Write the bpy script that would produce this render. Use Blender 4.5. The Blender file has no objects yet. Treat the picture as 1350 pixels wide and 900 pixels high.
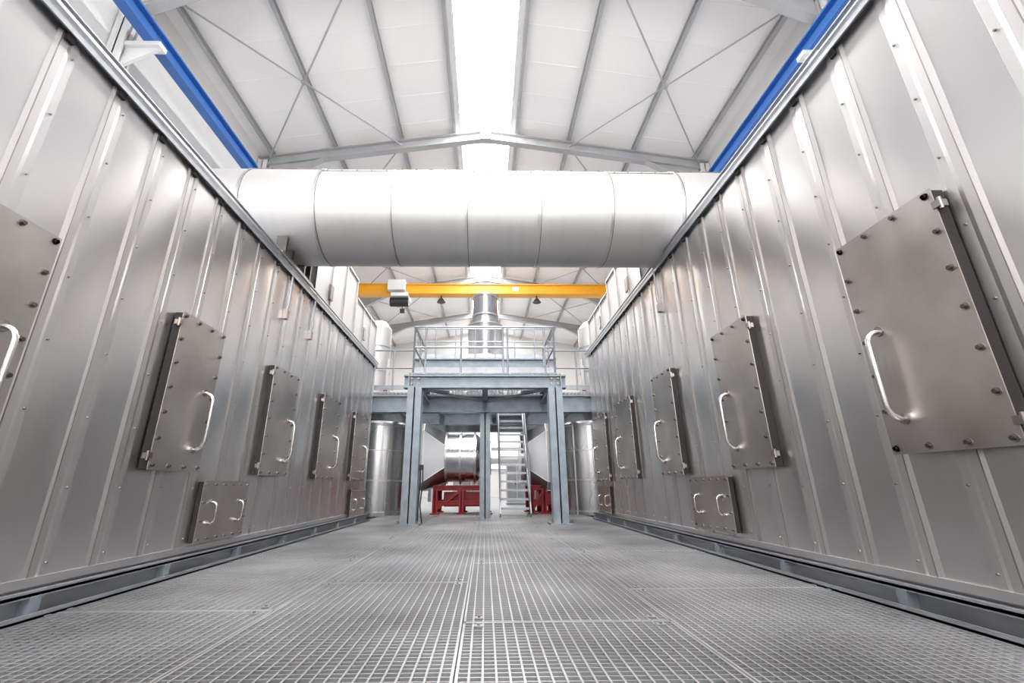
import bpy, random
from math import *
from mathutils import Vector, Matrix
random.seed(7)
S=0.7
XL,XR=-3.824,3.678
ZL,ZR=5.02,5.43

# ------------------------------------------------ materials
def new_mat(name):
    m=bpy.data.materials.new(name); m.use_nodes=True
    nt=m.node_tree; b=nt.nodes['Principled BSDF']; return m,nt,b
def metal(name,col,rough=0.3,met=1.0,var=0.12,stretch=(1,1,1),bump=0.0,bscale=40,vscale=1.5,tint=None,rvar=0.08):
    m,nt,b=new_mat(name); L=nt.links
    tc=nt.nodes.new('ShaderNodeTexCoord'); mp=nt.nodes.new('ShaderNodeMapping'); mp.inputs['Scale'].default_value=stretch
    L.new(tc.outputs['Object'],mp.inputs[0])
    n=nt.nodes.new('ShaderNodeTexNoise'); n.inputs['Scale'].default_value=vscale; n.inputs['Detail'].default_value=5
    L.new(mp.outputs[0],n.inputs['Vector'])
    r=nt.nodes.new('ShaderNodeValToRGB'); c=r.color_ramp
    lo=[max(0,x*(1-var)) for x in col]; hi=[min(1,x*(1+var)) for x in col]
    if tint: lo=[a*t for a,t in zip(lo,tint)]
    c.elements[0].position=.3; c.elements[0].color=(*lo,1); c.elements[1].position=.7; c.elements[1].color=(*hi,1)
    L.new(n.outputs[0],r.inputs[0]); L.new(r.outputs[0],b.inputs['Base Color'])
    mr=nt.nodes.new('ShaderNodeMapRange'); mr.inputs[3].default_value=max(.03,rough-rvar); mr.inputs[4].default_value=rough+rvar
    L.new(n.outputs[0],mr.inputs[0]); L.new(mr.outputs[0],b.inputs['Roughness'])
    b.inputs['Metallic'].default_value=met
    if bump>0:
        n2=nt.nodes.new('ShaderNodeTexNoise'); n2.inputs['Scale'].default_value=bscale; n2.inputs['Detail'].default_value=3
        L.new(mp.outputs[0],n2.inputs['Vector'])
        bp=nt.nodes.new('ShaderNodeBump'); bp.inputs['Strength'].default_value=bump; bp.inputs['Distance'].default_value=.01
        L.new(n2.outputs[0],bp.inputs['Height']); L.new(bp.outputs[0],b.inputs['Normal'])
    return m
def emit(name,col,st):
    m,nt,b=new_mat(name)
    b.inputs['Base Color'].default_value=(.9,.92,.95,1); b.inputs['Roughness'].default_value=.5
    b.inputs['Emission Color'].default_value=(*col,1); b.inputs['Emission Strength'].default_value=st
    return m
M_clad=metal('cladding_stainless',(.77,.752,.742),.29,1,.04,(1,1,.2),0,14,1.0,rvar=.04)
M_seam=metal('seam_stainless',(.66,.645,.635),.40,1,.06,(1,1,.3),.0)
M_hatch=metal('hatch_steel',(.54,.51,.49),.36,1,.15,(1,1,1),.08,12,2.2,(1,.97,.93))
M_dark=metal('dark_gap_steel',(.045,.04,.04),.6,.6,.2)
M_bolt=metal('bolt_steel',(.36,.32,.30),.38,1,.2,vscale=6)
M_boltd=metal('bolt_dark_steel',(.16,.14,.13),.4,1,.2,vscale=6)
M_handle=metal('handle_steel',(.70,.68,.65),.22,1,.08)
M_duct=metal('duct_aluminium_jacket',(.68,.67,.66),.56,1,.03,(8,1,1),.05,14,1.0,rvar=.03)
M_galv=metal('galvanised_steel',(.31,.35,.39),.5,.6,.15,(1,1,1),.1,30,5)
M_galvL=metal('galvanised_light',(.44,.46,.49),.42,.7,.12,vscale=5)
M_grate=metal('grating_galvanised',(.51,.51,.52),.42,.75,.3,vscale=.8)
M_base=metal('base_channel_steel',(.36,.37,.38),.42,.75,.25,(1,.4,1),.15,20,3)
M_roof=metal('roof_panel_white',(.945,.93,.925),.55,0,.02,vscale=.4)
M_wall=metal('hall_wall_cream',(.82,.81,.79),.6,0,.03,vscale=.5)
M_rafter=metal('rafter_grey_paint',(.44,.44,.45),.5,.2,.08)
M_rafw=metal('painted_white_steel',(.70,.70,.70),.5,.0,.04)
M_blue=metal('blue_paint',(.025,.12,.40),.4,0,.08)
M_yel=metal('yellow_paint',(.80,.36,.015),.4,0,.05)
M_red=metal('red_paint',(.34,.008,.016),.4,0,.15)
M_blk=metal('black_rubber',(.02,.02,.02),.5,0,.2)
M_white=metal('white_plastic',(.7,.7,.7),.4,0,.03)
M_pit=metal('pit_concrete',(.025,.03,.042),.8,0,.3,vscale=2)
M_conc=metal('hall_concrete',(.34,.35,.36),.45,0,.08,vscale=.8)
M_tank=metal('tank_stainless',(.58,.585,.60),.27,1,.05,(1,1,.3))
M_hood=metal('hood_stainless',(.36,.365,.38),.36,1,.06)
M_sky=emit('skylight_diffuser',(1,.99,.985),24.0)
M_fill=emit('daylight_window_panel',(1,.98,.97),6.5)  # invented glow for the unseen rear wall, front fill light
M_win2=emit('end_window_panel',(1,.98,.96),.7)

# ------------------------------------------------ mesh builder
class B:
    def __init__(s): s.v=[];s.f=[];s.m=[];s.s=[];s.mats=[]
    def mi(s,m):
        if m not in s.mats: s.mats.append(m)
        return s.mats.index(m)
    def add(s,vs,fs,mat,smooth=False):
        o=len(s.v); s.v+= [tuple(v) for v in vs]; k=s.mi(mat)
        for f in fs: s.f.append(tuple(i+o for i in f)); s.m.append(k); s.s.append(smooth)
    def box(s,x0,x1,y0,y1,z0,z1,mat):
        if x0>x1:x0,x1=x1,x0
        if y0>y1:y0,y1=y1,y0
        if z0>z1:z0,z1=z1,z0
        s.add([(x0,y0,z0),(x1,y0,z0),(x1,y1,z0),(x0,y1,z0),(x0,y0,z1),(x1,y0,z1),(x1,y1,z1),(x0,y1,z1)],
          [(0,3,2,1),(4,5,6,7),(0,1,5,4),(1,2,6,5),(2,3,7,6),(3,0,4,7)],mat)
    def frame(s,p0,p1,up=(0,0,1)):
        a=(Vector(p1)-Vector(p0)).normalized(); u=Vector(up)
        if abs(a.dot(u))>.99: u=Vector((0,1,0))
        r=a.cross(u).normalized(); u=r.cross(a).normalized(); return a,r,u
    def bar(s,p0,p1,w,h,mat,up=(0,0,1),off=(0,0)):
        a,r,u=s.frame(p0,p1,up); vs=[]
        for p in (Vector(p0),Vector(p1)):
            for sx,sy in ((-1,-1),(1,-1),(1,1),(-1,1)): vs.append(p+r*(off[0]+sx*w/2)+u*(off[1]+sy*h/2))
        s.add(vs,[(0,1,2,3),(7,6,5,4),(0,4,5,1),(1,5,6,2),(2,6,7,3),(3,7,4,0)],mat)
    def ibeam(s,p0,p1,w,h,mat,t=.05,up=(0,0,1)):
        s.bar(p0,p1,w,t,mat,up,(0,h/2-t/2)); s.bar(p0,p1,w,t,mat,up,(0,-h/2+t/2)); s.bar(p0,p1,t*.7,h-2*t,mat,up)
    def tube(s,pts,r,mat,n=10,closed=False,caps=True,r_list=None):
        pts=[Vector(p) for p in pts]; N=len(pts); vs=[];fs=[]
        ref=None
        for i,p in enumerate(pts):
            a=(pts[min(i+1,N-1)]-pts[max(i-1,0)]).normalized()
            if ref is None:
                ref=Vector((0,0,1)) if abs(a.z)<.9 else Vector((1,0,0))
            rr=a.cross(ref).normalized(); u=rr.cross(a).normalized(); ref=u
            R=r_list[i] if r_list else r
            for k in range(n):
                t=2*pi*k/n; vs.append(p+rr*cos(t)*R+u*sin(t)*R)
        for i in range(N-1):
            for k in range(n):
                a=i*n+k;b=i*n+(k+1)%n; fs.append((a,b,b+n,a+n))
        s.add(vs,fs,mat,True)
        if caps:
            s.add(vs[:n],[tuple(range(n))[::-1]],mat); s.add(vs[-n:],[tuple(range(n))],mat)
    def cyl(s,p0,p1,r,mat,n=16,r2=None):
        s.tube([p0,p1],r,mat,n,r_list=[r,r if r2 is None else r2])
    def build(s,name,bevel=0):
        me=bpy.data.meshes.new(name); me.from_pydata([(x*S,y*S,z*S) for x,y,z in s.v],[],s.f)
        for m in s.mats: me.materials.append(m)
        me.polygons.foreach_set('material_index',s.m); me.polygons.foreach_set('use_smooth',s.s)
        me.update(); ob=bpy.data.objects.new(name,me); bpy.context.collection.objects.link(ob)
        if bevel:
            bv=ob.modifiers.new('bevel','BEVEL'); bv.width=bevel*S; bv.segments=1; bv.limit_method='ANGLE'
        return ob

# ------------------------------------------------ floor
g=B()
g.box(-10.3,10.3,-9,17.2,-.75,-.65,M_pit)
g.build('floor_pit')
g=B(); g.box(-10.3,10.3,17.2,45.2,-.75,-.02,M_conc); g.build('floor')
g=B()
xe=[XL+.06,-1.8,-.17,1.46,XR-.06]
offs=[.4,1.5,0,1.1]
P=.074; T=.0125
for c in range(4):
    x0,x1=xe[c],xe[c+1]
    ys=[-2.5]; y=offs[c]-1.6
    while y<17: ys.append(y); y+=2.75
    ys.append(17.2)
    for j in range(len(ys)-1):
        y0,y1=ys[j]+.004,ys[j+1]-.004; a0,a1=x0+.004,x1-.004
        g.box(a0,a1,y0,y0+.018,-.06,.001,M_grate); g.box(a0,a1,y1-.018,y1,-.06,.001,M_grate)
        g.box(a0,a0+.018,y0,y1,-.06,.001,M_grate); g.box(a1-.018,a1,y0,y1,-.06,.001,M_grate)
        n=int((a1-a0)/P)
        for i in range(1,n): 
            x=a0+(a1-a0)*i/n; g.box(x-T/2,x+T/2,y0,y1,-.06,-.001,M_grate)
        n=int((y1-y0)/(P*.8))
        for i in range(1,n):
            yy=y0+(y1-y0)*i/n; g.box(a0,a1,yy-T*.33,yy+T*.33,-.025,-.004,M_grate)
        for cx in (a0+.12,a1-.12):
            for cy in (y0+.1,y1-.1):
                g.box(cx-.035,cx+.035,cy-.025,cy+.025,0,.008,M_galvL); g.cyl((cx,cy,.006),(cx,cy,.02),.012,M_bolt,6)
g.build('floor_grating')
g=B()
y=-1.9
while y<17:
    g.ibeam((XL+.2,y,-.27),(XR-.2,y,-.27),.2,.4,M_base); y+=2.75
for x in (XL+.3,-1.8,-.17,1.46,XR-.3): 
    for y in range(-2,17,3): g.box(x-.1,x+.1,y,y+.2,-.65,-.47,M_base)
g.build('floor_support_frame')

# ------------------------------------------------ furnace casings
def casing(side,X,ztop,y_first,pitch,yend):
    b=B(); n=side
    ks=range(-12,40)
    seams=[y_first+pitch*k for k in ks if -4<y_first+pitch*k<yend-.15]
    edges=[-4.2]+seams+[yend]
    zb=.27
    b.box(X-n*.06,X-n*5.0,-4.2,yend-.02,-.65,ztop-.02,M_dark)
    for i in range(len(edges)-1):
        y0,y1=edges[i],edges[i+1]; N=10; M=10
        tl=random.uniform(-.012,.012); bul=random.uniform(.004,.020); bz=random.uniform(-.010,.010); ph=random.uniform(0,6)
        vs=[];fs=[]
        for a in range(N+1):
            t=a/N
            for c in range(M+1):
                q=c/M
                d=bul*sin(pi*t)*(0.7+.3*sin(pi*q))+tl*(t-.5)*sin(pi*q)+bz*sin(2*pi*q+ph)*sin(pi*t)
                vs.append((X+n*d,y0+(y1-y0)*t,zb+(ztop-zb)*q))
        for a in range(N):
            for c in range(M):
                k=a*(M+1)+c; f=(k,k+M+1,k+M+2,k+1); fs.append(f if n<0 else f[::-1])
        b.add(vs,fs,M_clad,True)
    for y in seams:
        w=.055; h=.02
        vs=[]
        for z in (zb+.01,ztop-.1):
            for dy,dx in ((-w-.05,0),(-w,h),(w*.2,h),(w*.9,h*.5),(w+.06,.012),(w+.07,0)): vs.append((X+n*dx,y+dy,z))
        fs=[]
        for k in range(5): f=(k,k+1,k+7,k+6); fs.append(f if n>0 else f[::-1])
        b.add(vs,fs,M_seam)
        b.box(X,X+n*.021,y-.062,y-.054,zb+.01,ztop-.1,M_bolt)
        b.box(X,X+n*.05,y-.045,y+.03,ztop-.17,ztop-.09,M_dark)
        z=zb+.12
        while z<ztop-.2:
            b.cyl((X,y+.085,z),(X+n*.024,y+.085,z),.014,M_bolt,6,.009); z+=.62+random.uniform(-.02,.02)
    b.box(X-n*.2,X+n*.075,-4.2,yend,ztop-.035,ztop+.02,M_galvL)
    b.box(X+n*.055,X+n*.075,-4.2,yend,ztop-.10,ztop-.03,M_galvL)
    b.box(X-n*.25,X-n*.02,-4.2,yend,ztop+.02,ztop+.16,M_seam)
    b.tube([(X+n*.09,-4,ztop+.07),(X+n*.09,yend,ztop+.07)],.02,M_galvL,8)
    for yy in ((7.75,8.95) if n>0 else (8.35,)):
        b.tube([(X+n*.06,yy,ztop+.05),(X+n*.06,yy,ztop-.75),(X+n*.02,yy,ztop-.85)],.022,M_galvL,8)
        b.box(X,X+n*.08,yy-.05,yy+.05,ztop-1.0,ztop-.82,M_bolt)
    b.box(X-n*.05,X+n*.03,-4.2,yend,zb-.05,zb+.02,M_seam)
    b.box(X-n*.04,X-n*.01,-4.2,yend+.1,-.06,zb-.03,M_base)
    b.box(X-n*.05,X+n*.16,-4.2,yend+.1,.17,.195,M_base)
    b.box(X-n*.05,X+n*.20,-4.2,yend+.1,-.02,.02,M_base)
    b.box(X+n*.185,X+n*.20,-4.2,yend+.1,0,.05,M_galvL)
    b.box(X+n*.145,X+n*.16,-4.2,yend+.1,.16,.215,M_galvL)
    b.box(X+n*.06,X+n*.08,-4.2,yend+.1,.02,.17,M_base)
    y=-2.5+ .35
    while y<yend:
        b.box(X,X+n*.17,y,y+.09,.02,.17,M_galv); y+=1.55
    b.box(X,X-n*5,yend-.03,yend,.0,ztop,M_clad)
    b.box(X-n*.02,X-n*5.0,-4.2,yend,ztop-.03,ztop+.0,M_galvL)
    return b.build('furnace_casing')
casing(1,XL,ZL,2.97,.602,14.75)
casing(-1,XR,ZR,3.33,.605,14.95)

# ------------------------------------------------ hatches
def handle(b,X,n,y,z0,z1,r):
    o=.13 if z1-z0>.4 else .08
    pts=[(X,y,z0)]
    m=min(.12,(z1-z0)*.2)
    for k in range(6):
        t=k/5*pi/2; pts.append((X+n*(o*sin(t)),y,z0+m*(1-cos(t))))
    pts=pts[1:]
    top=[(p[0],y,z0+z1-p[2]) for p in reversed(pts)]
    b.tube(pts+top,r,M_handle,10)
    for z in (z0,z1): b.cyl((X,y,z),(X+n*.012,y,z),r*2.2,M_bolt,10)
def hatch(side,X,y0,y1,z0,z1,small=False,stand=.1):
    b=B(); n=side
    b.box(X+n*.021,X+n*(stand-.008),y0+.008,y1-.03,z0+.015,z1-.015,M_dark)
    Xf=X+n*stand
    b.box(X+n*(stand-.008),Xf,y0,y1,z0,z1,M_hatch)
    st=.22 if small else .31
    ny=max(2,round((y1-y0-.1)/st)); nz=max(2,round((z1-z0-.1)/(st)))
    pos=set()
    for i in range(ny+1):
        for zz in (z0+.05,z1-.05): pos.add((y0+.05+(y1-y0-.1)*i/ny,zz))
    for i in range(nz+1):
        for yy in (y0+.05,y1-.05): pos.add((yy,z0+.05+(z1-z0-.1)*i/nz))
    for (yy,zz) in sorted(pos):
        r=.012 if small else .018
        b.cyl((Xf,yy,zz),(Xf+n*.006,yy,zz),r*1.6,M_bolt,12); b.cyl((Xf+n*.006,yy,zz),(Xf+n*.028,yy,zz),r,M_boltd,6)
    if small:
        for f in (.2,.8): handle(b,Xf,n,y0+(y1-y0)*f,z0+(z1-z0)*.3,z0+(z1-z0)*.65,.014)
    else:
        handle(b,Xf,n,y1-.2,z1-.86*(z1-z0),z1-.47*(z1-z0),.021)
        for f in (.08,.92):
            zz=z0+(z1-z0)*f
            b.box(Xf-n*.06,Xf+n*.012,y0-.04,y0+.02,zz-.03,zz+.03,M_bolt)
            b.cyl((Xf-n*.01,y0-.03,zz-.05),(Xf-n*.01,y0-.03,zz+.05),.015,M_bolt,8)
    b.build('inspection_hatch')
z0,z1=1.19,3.06
for y0,y1 in ((0,.95),(2.45,3.39),(5.02,5.92),(7.48,8.5),(10.0,11.1),(12.57,13.8)): hatch(1,XL,y0,y1,z0-.03*(y0>9),z1,stand=.13)
for y0,y1 in ((.3,1.3),(2.86,3.84),(5.47,6.43),(8.07,9.03),(10.55,11.8),(12.95,14.3)): hatch(-1,XR,y0,y1,1.28-.012*y0,3.30-.016*y0,stand=.13)
hatch(1,XL,6.15,7.3,.31,1.09,True); hatch(1,XL,12.93,14.45,.15,.95,True)
hatch(-1,XR,6.68,7.93,.34,1.14,True); hatch(-1,XR,13.17,14.5,.22,1.01,True)

# ------------------------------------------------ big duct across
b=B(); yc,zc,R=8.05,6.42,.99
N=96
path=[(-7.6,yc,5.03),(-7.6,yc,5.2)]
for k in range(0,9):
    t=k/8*pi/2; path.append((-7.6+1.2*(1-cos(t)),yc,5.22+1.2*sin(t)))
path+=[(-5,yc,zc),(0,yc,zc),(5,yc,zc)]
for k in range(0,8):
    t=k/8*pi/2; path.append((6.4+1.2*sin(t),yc,5.22+1.2*cos(t)))
path+=[(7.6,yc,5.44)]
b.tube(path,R,M_duct,N)
sx=[-4.75,-3.3,-1.84,-.38,1.05,2.46,3.85,5.1]
for i,x in enumerate(sx):
    b.cyl((x-.022,yc,zc),(x+.022,yc,zc),R+.012,M_seam,N)
    b.cyl((x+.03,yc,zc),(x+.038,yc,zc),R+.006,M_dark,N)
for i in range(len(sx)-1):
    a=(.62 if i%2 else .78); th=pi-a
    y=yc+(R+.004)*cos(th); z=zc+(R+.004)*sin(th)
    b.bar((sx[i]+.03,y,z),(sx[i+1]-.03,y,z),.008,.03,M_bolt)
    for q in range(5):
        xx=sx[i]+(sx[i+1]-sx[i])*(q+.5)/5; b.cyl((xx,y,z),(xx,y-.02,z+.015),.012,M_bolt,6)
b.build('insulated_duct')
def saddle(x,ztop):
    b=B()
    b.box(x-.12,x+.12,yc-.75,yc+.75,ztop+.17,ztop+.22,M_bolt)
    for yy in (-.6,-.3,.3,.6):
        zt=zc-sqrt((R+.01)**2-yy*yy)
        b.box(x-.1,x+.1,yc+yy-.03,yc+yy+.03,ztop+.2,max(zt,ztop+.24),M_boltd)
        b.cyl((x,yc+yy,ztop+.2),(x,yc+yy,ztop+.26),.03,M_dark,6)
    b.build('duct_saddle_support')
saddle(XL-.1,ZL); saddle(XR+.2,ZR)

# ------------------------------------------------ boxes on top of the casings behind the duct
def topbox(x0,x1,y0,y1,z0,z1):
    b=B(); b.box(x0,x1,y0,y1,z0,z1,M_duct)
    inn=x1 if abs(x1)<abs(x0) else x0; n=1 if inn<0 else -1
    k=3
    for i in range(k+1):
        y=y0+(y1-y0)*i/k; b.box(inn,inn+n*.03,y-.03,y+.03,z0,z1,M_seam)
    b.box(inn,inn+n*.04,y0,y1,z1-.06,z1,M_seam); b.box(inn,inn+n*.04,y0,y1,z0,z0+.06,M_seam)
    for i in range(4):
        x=x0+(x1-x0)*i/3; b.box(x-.03,x+.03,y0-.03,y0,z0,z1,M_seam)
    b.box(inn,inn+n*.05,y0+.9,y0+1.1,z0+.3,z0+.7,M_bolt)
    b.build('duct_plenum_box',.006)
topbox(-6.8,XL-.12,9.2,12.3,ZL+.17,7.1); topbox(-6.8,XL-.12,12.35,14.9,ZL+.17,6.55)
topbox(XR+.12,6.8,9.5,12.3,ZR+.17,7.1); topbox(XR+.12,6.8,12.35,14.9,ZR+.17,6.75)

# ------------------------------------------------ platform
Hd=4.22
def deck(b,x0,x1,y0,y1,z,p=.11):
    n=int((x1-x0)/p)
    for i in range(n+1):
        x=x0+(x1-x0)*i/n; b.box(x-.008,x+.008,y0,y1,z-.05,z,M_galvL)
    n=int((y1-y0)/p)
    for i in range(n+1):
        y=y0+(y1-y0)*i/n; b.box(x0,x1,y-.006,y+.006,z-.03,z-.01,M_galvL)
def rail(b,pts,h=1.5,sp=1.1,toe=True,r=.032):
    for a,c in zip(pts[:-1],pts[1:]):
        a=Vector(a);c=Vector(c);L=(c-a).length; n=max(1,round(L/sp))
        for i in range(n+1):
            p=a+(c-a)*i/n; b.cyl(p,p+Vector((0,0,h)),r,M_galvL,8)
        for q in (h,h*.55): b.cyl(a+Vector((0,0,q)),c+Vector((0,0,q)),r,M_galvL,8)
        if toe: b.bar(a+Vector((0,0,.1)),c+Vector((0,0,.1)),.015,.17,M_galvL)
def hcol(b,x,y,z0,z1,w=.42,d=.4,mat=None):
    mat=mat or M_galv
    b.box(x-w/2,x+w/2,y-d/2,y-d/2+.05,z0,z1,mat); b.box(x-w/2,x+w/2,y+d/2-.05,y+d/2,z0,z1,mat)
    b.box(x-.02,x+.02,y-d/2,y+d/2,z0,z1,mat)
b=B()
for x in (-2.1,2.1):
    hcol(b,x,13.0,0,Hd-.4); b.box(x-.32,x+.32,12.7,13.3,0,.05,M_galv)
    for dx in (-.25,.25): b.cyl((x+dx,12.75,.04),(x+dx,12.75,.12),.03,M_bolt,6)
b.ibeam((-2.45,13,Hd-.2),(2.45,13,Hd-.2),.3,.4,M_galv)
for x in (-2.3,2.3): b.box(x-.02,x+.02,12.86,13.1,Hd-.4,Hd,M_galv)
for x in (-2.1,2.1): 
    b.ibeam((x,13.1,Hd-.2),(x,15.6,Hd-.2),.25,.4,M_galv)
    s=1 if x<0 else -1
    for dx in (-.1,.1):
        for zz in (Hd-.28,Hd-.12): b.cyl((x+dx,12.84,zz),(x+dx,12.80,zz),.03,M_bolt,6)
    b.bar((x+s*.15,13.1,Hd-.42),(x+s*.9,14.0,Hd-.3),.12,.06,M_galv)
b.ibeam((0,13.1,Hd-.18),(0,15.5,Hd-.18),.18,.3,M_galv)
b.bar((-2,13.2,Hd-.36),(0,15.4,Hd-.36),.09,.06,M_galv); b.bar((2,13.2,Hd-.36),(0,15.4,Hd-.36),.09,.06,M_galv)
deck(b,-2.3,2.3,12.9,15.5,Hd+.08)
for y in (15.6,18.8,21.5):
    b.ibeam((-8.2,y,3.82),(8.2,y,3.82),.32,.62,M_galv,.06)
for x in (-8,-4.9,4.9,8): hcol(b,x,15.75,-.02,3.5,.36,.36); hcol(b,x,21.5,-.02,3.5,.36,.36)
hcol(b,-.0,15.75,0,3.5,.36,.34); hcol(b,0,21.5,0,3.5,.36,.36)
for x in (-6.5,-4.9,-3.4,-1.8,0,.38,1.72,3.4,4.9,6.5): b.ibeam((x,15.7,3.95),(x,21.5,3.95),.16,.3,M_galv)
deck(b,-8.2,.35,15.5,21.6,Hd+.02,.14); deck(b,1.75,8.2,15.5,21.6,Hd+.02,.14); deck(b,.35,1.75,18.6,21.6,Hd+.02,.14)
deck(b,.35,1.75,15.5,16.0,Hd+.02,.14)
b.build('steel_platform')
b=B(); z=Hd+.08
rail(b,[(-2.2,15.4,z),(-2.2,12.98,z),(2.15,12.98,z),(2.15,15.4,z)],1.5,1.45)
for x in (-1.85,1.85,.55): b.cyl((x,12.98,z),(x,12.98,z+1.5),.032,M_galvL,8)
rail(b,[(-8,15.5,z),(-2.2,15.5,z)]); rail(b,[(2.2,15.5,z),(8,15.5,z)])
rail(b,[(-8,21.5,z),(8,21.5,z)])
b.build('platform_railing')
b=B(); n=14; y0,y1=15.95,18.65
for i in range(1,n):
    z=Hd*i/n; y=y0+(y1-y0)*i/n
    b.box(.56,1.54,y-.02,y+.30,z-.03,z,M_galvL); b.box(.56,1.54,y-.03,y-.01,z-.07,z+.005,M_galvL)
    for k in range(9): b.box(.58+k*.115,.6+k*.115,y,y+.28,z-.06,z-.03,M_galvL)
for x in (.53,1.57):
    b.bar((x,y0-.05,.05),(x,y1+.1,Hd-.0),.04,.28,M_galvL)
for x in (.53,1.57):
    b.tube([(x,y0+.1,.2),(x,y0+.1,1.5),(x,y1,Hd+1.4)],.03,M_galvL,8)
    for t in (.33,.66): 
        yy=y0+(y1-y0)*t; zz=Hd*t; b.cyl((x,yy,zz),(x,yy,zz+1.35),.026,M_galvL,8)
b.build('steel_staircase')

b=B()
b.ibeam((-3.2,19,6.25),(3.2,19,6.25),.3,.45,M_galv); b.ibeam((-3.2,21.2,6.25),(3.2,21.2,6.25),.3,.45,M_galv)
for x in (-3.0,-1.2,1.2,3.0):
    hcol(b,x,19,Hd+.02,6.05,.26,.26,M_galvL); b.ibeam((x,19,6.3),(x,21.2,6.3),.15,.3,M_galvL); hcol(b,x,21.2,Hd+.02,6.05,.26,.26,M_galvL)
deck(b,-3.2,3.2,18.9,19.6,6.52,.14)
rail(b,[(-3.15,18.95,6.52),(3.15,18.95,6.52)],1.4,.9)
b.build('upper_service_platform')
b=B()
b.cyl((0,20.6,Hd+.03),(0,20.6,8.6),.85,M_tank,48); b.cyl((0,20.6,8.6),(0,20.6,9.1),.85,M_tank,48,.62); b.cyl((0,20.6,9.1),(0,20.6,10.2),.62,M_tank,48)
for z in (5.2,6.9,8.55,9.1,10.15): 
    r=.9 if z<9 else .68
    b.cyl((0,20.6,z),(0,20.6,z+.08),r,M_seam,48)
b.build('exhaust_stack')
for x in (-4.75,4.75):
    b=B(); b.cyl((x,18.2,Hd+.03),(x,18.2,7.6),.62,M_duct,40)
    b.cyl((x,18.2,7.6),(x,18.2,7.9),.62,M_duct,40,.4)
    for z in (4.5,5.6,6.7): b.cyl((x,18.2,z),(x,18.2,z+.07),.65,M_seam,40)
    b.cyl((x*.87,18.0,Hd+.05),(x*.87,18.0,6.2),.05,M_white,12); b.cyl((x*.86,17.6,Hd+.5),(x*.86,17.6,4.9),.08,M_red,12); b.cyl((x*.86,17.6,Hd+.03),(x*.86,17.6,5.8),.04,M_white,12)
    b.build('vertical_vessel')

for s in (-1,1):
    b=B(); x=s*4.35; y=18.3
    b.cyl((x,y,-.02),(x,y,3.35),1.33,M_tank,64)
    b.cyl((x,y,3.35),(x,y,3.45),1.33,M_tank,64,1.2)
    for z in (.1,1.2,2.3,3.25): b.cyl((x,y,z),(x,y,z+.05),1.345,M_seam,64)
    for k in range(10):
        t=2*pi*k/10+.2; b.box(x+1.325*cos(t)-.03,x+1.325*cos(t)+.03,y+1.325*sin(t)-.03,y+1.325*sin(t)+.03,0,3.3,M_seam)
    b.build('storage_tank')
for s in (-1,1):
    b=B(); y=18.9; z=2.15
    def ring(x,hy,hz,c=.72):
        oct_=[(1,c*.5),(c*.5,1),(-c*.5,1),(-1,c*.5),(-1,-c*.5),(-c*.5,-1),(c*.5,-1),(1,-c*.5)]
        return [(x,y+hy*a,z+hz*q) for a,q in oct_]
    rs=[ring(s*2.98,1.15,1.30,1.5),ring(s*2.45,1.15,1.30,1.5),ring(s*1.6,.98,1.0,.83)]
    vs=[v for r in rs for v in r]; fs=[]
    for i in range(2):
        for k in range(8):
            a=i*8+k;c=i*8+(k+1)%8; fs.append((a,c,c+8,a+8))
    fs.append(tuple(range(8))); fs.append(tuple(range(16,24)))
    b.add(vs,fs,M_hood)
    for i in range(2):
        for k in range(8): b.bar(vs[i*8+k],vs[i*8+8+k],.03,.03,M_seam)
    for k in range(8): b.bar(vs[8+k],vs[8+(k+1)%8],.04,.04,M_seam)
    e=-.35 if s<0 else 1.45
    b.cyl((s*1.62,y,z),(e,y,z),.97,M_tank,48)
    for x in ((-1.58,-1.0,-.42) if s<0 else (1.55,)): b.cyl((x-.04,y,z),(x+.04,y,z),1.05,M_seam,48)
    if s<0:
        b.cyl((-.35,y,z),(-.1,y,z),.97,M_tank,48,.7); b.cyl((-.1,y,z),(.25,y,z),.7,M_seam,48)
    b.build('transition_duct')
    b=B()
    x0,x1=(-1.95,.1) if s<0 else (1.85,2.8)
    for x in (x0,(x0+x1)/2,x1):
        for yy in (18.15,19.9):
            hcol(b,x,yy,-.02,.9,.2,.2,M_red)
            b.box(x-.18,x+.18,yy-.18,yy+.18,-.02,.03,M_red)
    for yy in (18.15,19.9): b.ibeam((x0-.1,yy,.95),(x1+.1,yy,.95),.2,.2,M_red); b.ibeam((x0,yy,.4),(x1,yy,.4),.12,.16,M_red)
    for x in (x0,(x0+x1)/2,x1): b.ibeam((x,18.2,.95),(x,19.9,.95),.15,.18,M_red)
    b.box(x0+.3,x1-.1,18.5,19.6,.25,.8,M_red); b.cyl((x1-.4,18.2,.55),(x1-.4,18.5,.55),.26,M_red,24)
    for x in (x0+.25,x1-.25): b.box(x-.06,x+.06,18.5,19.3,1.04,1.3,M_red)
    b.bar((x0,18.1,.1),((x0+x1)/2,18.1,.9),.06,.08,M_red)
    b.build('red_fan_frame')
b=B(); b.tube([(-1.78,13.0,1.6),(-1.76,12.95,1.1),(-1.8,12.9,.5),(-1.72,12.85,.05)],.02,M_blk,8); b.tube([(-1.84,13.0,1.55),(-1.83,12.95,1.0),(-1.86,12.9,.04)],.018,M_blk,8)
b.box(-1.88,-1.77,12.95,13.05,1.45,1.6,M_blk); b.build('cable_drop')
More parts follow.
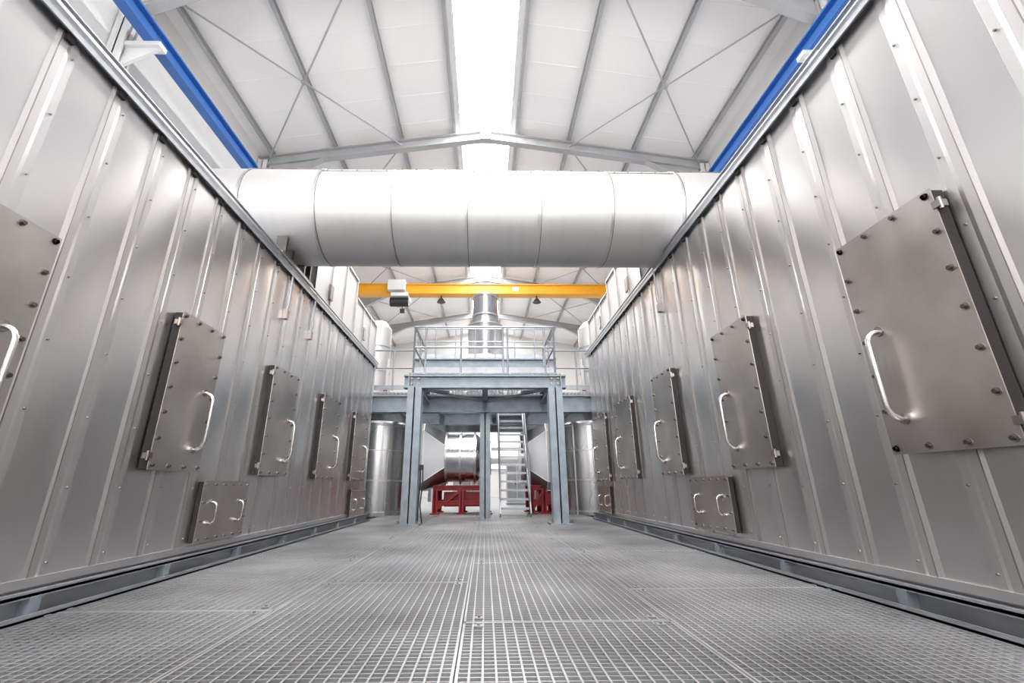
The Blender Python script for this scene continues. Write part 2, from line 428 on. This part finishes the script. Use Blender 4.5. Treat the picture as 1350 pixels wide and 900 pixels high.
for x0,y0 in ((-5.5,28),(-1.2,30),(2.2,27),(5.6,31)):
    b=B()
    b.box(x0-.9,x0+.9,y0,y0+1.2,.08,2.3,M_rafw); b.box(x0-.95,x0+.95,y0-.02,y0+1.22,-.02,.08,M_base)
    for k in range(3): b.box(x0-.88+.6*k,x0-.34+.6*k,y0-.03,y0,.2,2.2,M_galvL); b.box(x0-.42+.6*k,x0-.39+.6*k,y0-.06,y0-.03,1.1,1.4,M_blk)
    b.build('control_cabinet')
b=B()
for z,r in ((2.9,.35),(3.7,.2)): b.cyl((-9,33,z),(9,33,z),r,M_duct,32)
for x in range(-8,9,4): hcol(b,x,33.5,-.02,4.2,.25,.25); b.box(x-.1,x+.1,32.6,33.5,2.4,2.52,M_galv); b.box(x-.1,x+.1,32.6,33.5,3.4,3.5,M_galv)
b.build('pipe_rack')

# ------------------------------------------------ hall shell
YB,YF=-9,45; XE=10.3
zr=lambda x:17.13-.16*abs(x)
b=B(); b.box(-XE-.2,-XE,YB,YF,-.75,zr(XE)+.1,M_wall)
b.build('wall_left')
b=B(); b.box(XE,XE+.2,YB,YF,-.75,zr(XE)+.1,M_wall); b.build('wall_right')
for nm,yy in (('wall_back',YF),('wall_front',YB-.2)):
    b=B(); y0,y1=yy,yy+.2
    vs=[(-XE,y0,-.75),(XE,y0,-.75),(XE,y0,zr(XE)+.1),(0,y0,zr(0)+.1),(-XE,y0,zr(XE)+.1)]
    vs+=[(v[0],y1,v[2]) for v in vs]
    b.add(vs,[(0,1,2,3,4),(9,8,7,6,5),(0,5,6,1),(1,6,7,2),(2,7,8,3),(3,8,9,4),(4,9,5,0)],M_wall); b.build(nm)
for i,(x0,x1) in enumerate(((-9,-4.6),(-4,4),(4.6,9))):
    b=B(); b.box(x0,x1,YF-.05,YF-.02,2.6,6.5,M_win2)
    for x in (x0,(x0+x1)/2,x1): b.box(x-.05,x+.05,YF-.1,YF-.02,2.6,6.5,M_galvL)
    for z in (2.6,4.5,6.5): b.box(x0,x1,YF-.1,YF-.02,z-.05,z+.05,M_galvL)
    b.build('window_%d'%(i+1))
    b=B(); b.box(x0,x1,YB+.02,YB+.05,4.5,11,M_fill)  # added glowing panel behind the camera, framed like a window, brightens facing surfaces
    for x in (x0,(x0+x1)/2,x1): b.box(x-.05,x+.05,YB+.02,YB+.1,4.5,11,M_galvL)
    b.build('window_%d'%(i+4))
b=B()
for s in (-1,1):
    for z in (6,9,11.6): b.box(s*(XE-.14),s*XE,YB,YF,z,z+.28,M_rafw)
b.build('trim_1')
b=B()
sk=1.2
for s in (-1,1):
    vs=[]
    for y in (YB-.2,YF+.2):
        for x in (sk,XE+.3):
            vs.append((s*x,y,zr(x))); vs.append((s*x,y,zr(x)+.2))
    b.add(vs,[(0,2,6,4),(1,5,7,3),(0,4,5,1),(2,3,7,6),(0,1,3,2),(4,6,7,5)],M_roof)
    y=YB
    while y<YF:
        b.bar((s*sk,y,zr(sk)-.005),(s*XE,y,zr(XE)-.005),.03,.015,M_roof); y+=1.45
b.build('ceiling')
b=B()
vs=[(-sk,YB,zr(sk)+.12),(0,YB,zr(0)+.12),(sk,YB,zr(sk)+.12),(-sk,YF,zr(sk)+.12),(0,YF,zr(0)+.12),(sk,YF,zr(sk)+.12)]
b.add(vs,[(0,1,4,3),(1,2,5,4)],M_sky)
y=YB
while y<YF:
    for s in (-1,1): b.bar((0,y,zr(0)+.06),(s*sk,y,zr(sk)+.06),.05,.06,M_rafw)
    y+=1.45
for s in (-1,1): b.box(s*sk-.05,s*sk+.05,YB,YF,zr(sk)-.1,zr(sk)+.15,M_rafw)
b.build('window_7')
Yt=[-5.8,1.6,9.0,16.4,23.8,31.2,38.6]
zb=lambda x:16.38-.16*abs(x)
for y in Yt:
    b=B()
    for s in (-1,1):
        b.ibeam((0,y,zb(0)+.25),(s*XE,y,zb(XE)+.25),.3,.5,M_rafter,.05)
        vs=[(s*9.8,y-.03,zb(9.8)-.9),(s*9.8,y-.03,zb(9.8)+.1),(s*7.4,y-.03,zb(7.4)+.1)]; vs+=[(v[0],y+.03,v[2]) for v in vs]
        b.add(vs,[(0,1,2),(5,4,3),(0,2,5,3),(0,3,4,1)],M_rafter)
        b.bar((s*9.8,y,zb(9.8)-.9),(s*7.4,y,zb(7.4)),.3,.05,M_rafter)
        hcol(b,s*(XE-.25),y,-.65,zb(XE)+.3,.42,.36,M_rafw)
        b.box(s*(XE-.45),s*(XE-.02),y-.05,y+.05,-.6,zb(XE),M_rafw)
        b.box(s*(XE-1.4),s*(XE-.4),y-.14,y+.14,12.45,12.59,M_rafw)
        vs=[(s*(XE-1.35),y-.04,12.45),(s*(XE-.4),y-.04,12.45),(s*(XE-.4),y-.04,11.8)]; vs+=[(v[0],y+.04,v[2]) for v in vs]
        b.add(vs,[(0,1,2),(5,4,3),(0,2,5,3),(0,3,4,1)],M_rafw)
    b.box(-.25,.25,y-.17,y+.17,zb(0)-.03,zb(0)+.5,M_rafter)
    b.build('roof_rafter_frame')
b=B()
for s in (-1,1):
    for x in (1.45,3.9,6.9,9.7):
        b.ibeam((s*x,YB,zb(x)+.62),(s*x,YF,zb(x)+.62),.14,.22,M_rafter,.03)
b.build('roof_purlins')
b=B()
for i in range(len(Yt)-1):
    ya,yb=Yt[i],Yt[i+1]
    for s in (-1,1):
        z=lambda x: zb(x)+.3
        b.tube([(s*9.9,ya,z(9.9)),(s*3.9,yb,z(3.9))],.032,M_rafter,6); b.tube([(s*9.9,yb,z(9.9)),(s*3.9,ya,z(3.9))],.032,M_rafter,6)
        b.box(s*6.9-.1,s*6.9+.1,(ya+yb)/2-.1,(ya+yb)/2+.1,z(6.9)-.03,z(6.9)+.03,M_rafter)
b.build('roof_bracing')
for s in (-1,1):
    b=B(); b.ibeam((s*9.2,YB+.3,12.86),(s*9.2,33,12.86),.30,.54,M_blue,.06)
    b.box(s*9.2-.05,s*9.2+.05,YB+.3,33,13.13,13.2,M_base)
    b.build('crane_runway_beam')
b=B(); yc2=26.4
b.box(-8.85,8.85,yc2-.26,yc2+.26,13.02,13.64,M_yel)
b.box(-8.85,8.85,yc2-.34,yc2+.34,12.98,13.04,M_yel); b.box(-8.85,8.85,yc2-.34,yc2+.34,13.62,13.68,M_yel)
for s in (-1,1): b.box(s*8.8,s*9.4,yc2-1.5,yc2+1.5,13.21,13.75,M_yel)
b.box(1.8,2.2,yc2-.28,yc2-.26,13.2,13.5,M_white)
for x in (-2.9,3.4):
    b.cyl((x,yc2,12.96),(x,yc2,12.75),.05,M_blk,8); b.cyl((x,yc2,12.75),(x,yc2,12.5),.12,M_blk,16,.28)
b.box(-6.3,-5.2,yc2-.8,yc2-.35,13.05,13.75,M_white); b.box(-6.1,-5.0,yc2-.6,yc2+.6,12.7,12.95,M_white)
b.cyl((-6.2,yc2-.1,12.45),(-5.0,yc2-.1,12.45),.3,M_blk,20); b.cyl((-5.4,yc2,12.4),(-5.4,yc2,11.9),.03,M_blk,6)
b.box(-5.55,-5.25,yc2-.1,yc2+.1,11.75,12.0,M_blk)
b.build('overhead_crane')

# ------------------------------------------------ world + camera
w=bpy.data.worlds.new('sky'); bpy.context.scene.world=w; w.use_nodes=True
nt=w.node_tree; bg=nt.nodes['Background']; st=nt.nodes.new('ShaderNodeTexSky'); st.sky_type='NISHITA'; st.sun_disc=False; st.sun_elevation=.9
nt.links.new(st.outputs[0],bg.inputs[0]); bg.inputs[1].default_value=.3
f,cx,pit,yaw,roll=574.21,649.68,.3213,.0183,-.0041
F=Vector((sin(yaw)*cos(pit),cos(yaw)*cos(pit),sin(pit))); R0=Vector((cos(yaw),-sin(yaw),0)); U0=R0.cross(F)
R2=R0*cos(roll)+U0*sin(roll); U2=-R0*sin(roll)+U0*cos(roll)
cam=bpy.data.cameras.new('camera'); cam.sensor_width=36; cam.sensor_fit='HORIZONTAL'; cam.lens=f/1350*36; cam.shift_x=(675-cx)/1350
cam.clip_start=.02; cam.clip_end=500
co=bpy.data.objects.new('camera',cam); bpy.context.collection.objects.link(co)
m=Matrix((R2,U2,-F)).transposed().to_4x4(); m.translation=Vector((0,0,1*S)); co.matrix_world=m
sc=bpy.context.scene; sc.camera=co
sc.view_settings.view_transform='Standard'; sc.view_settings.exposure=0.0
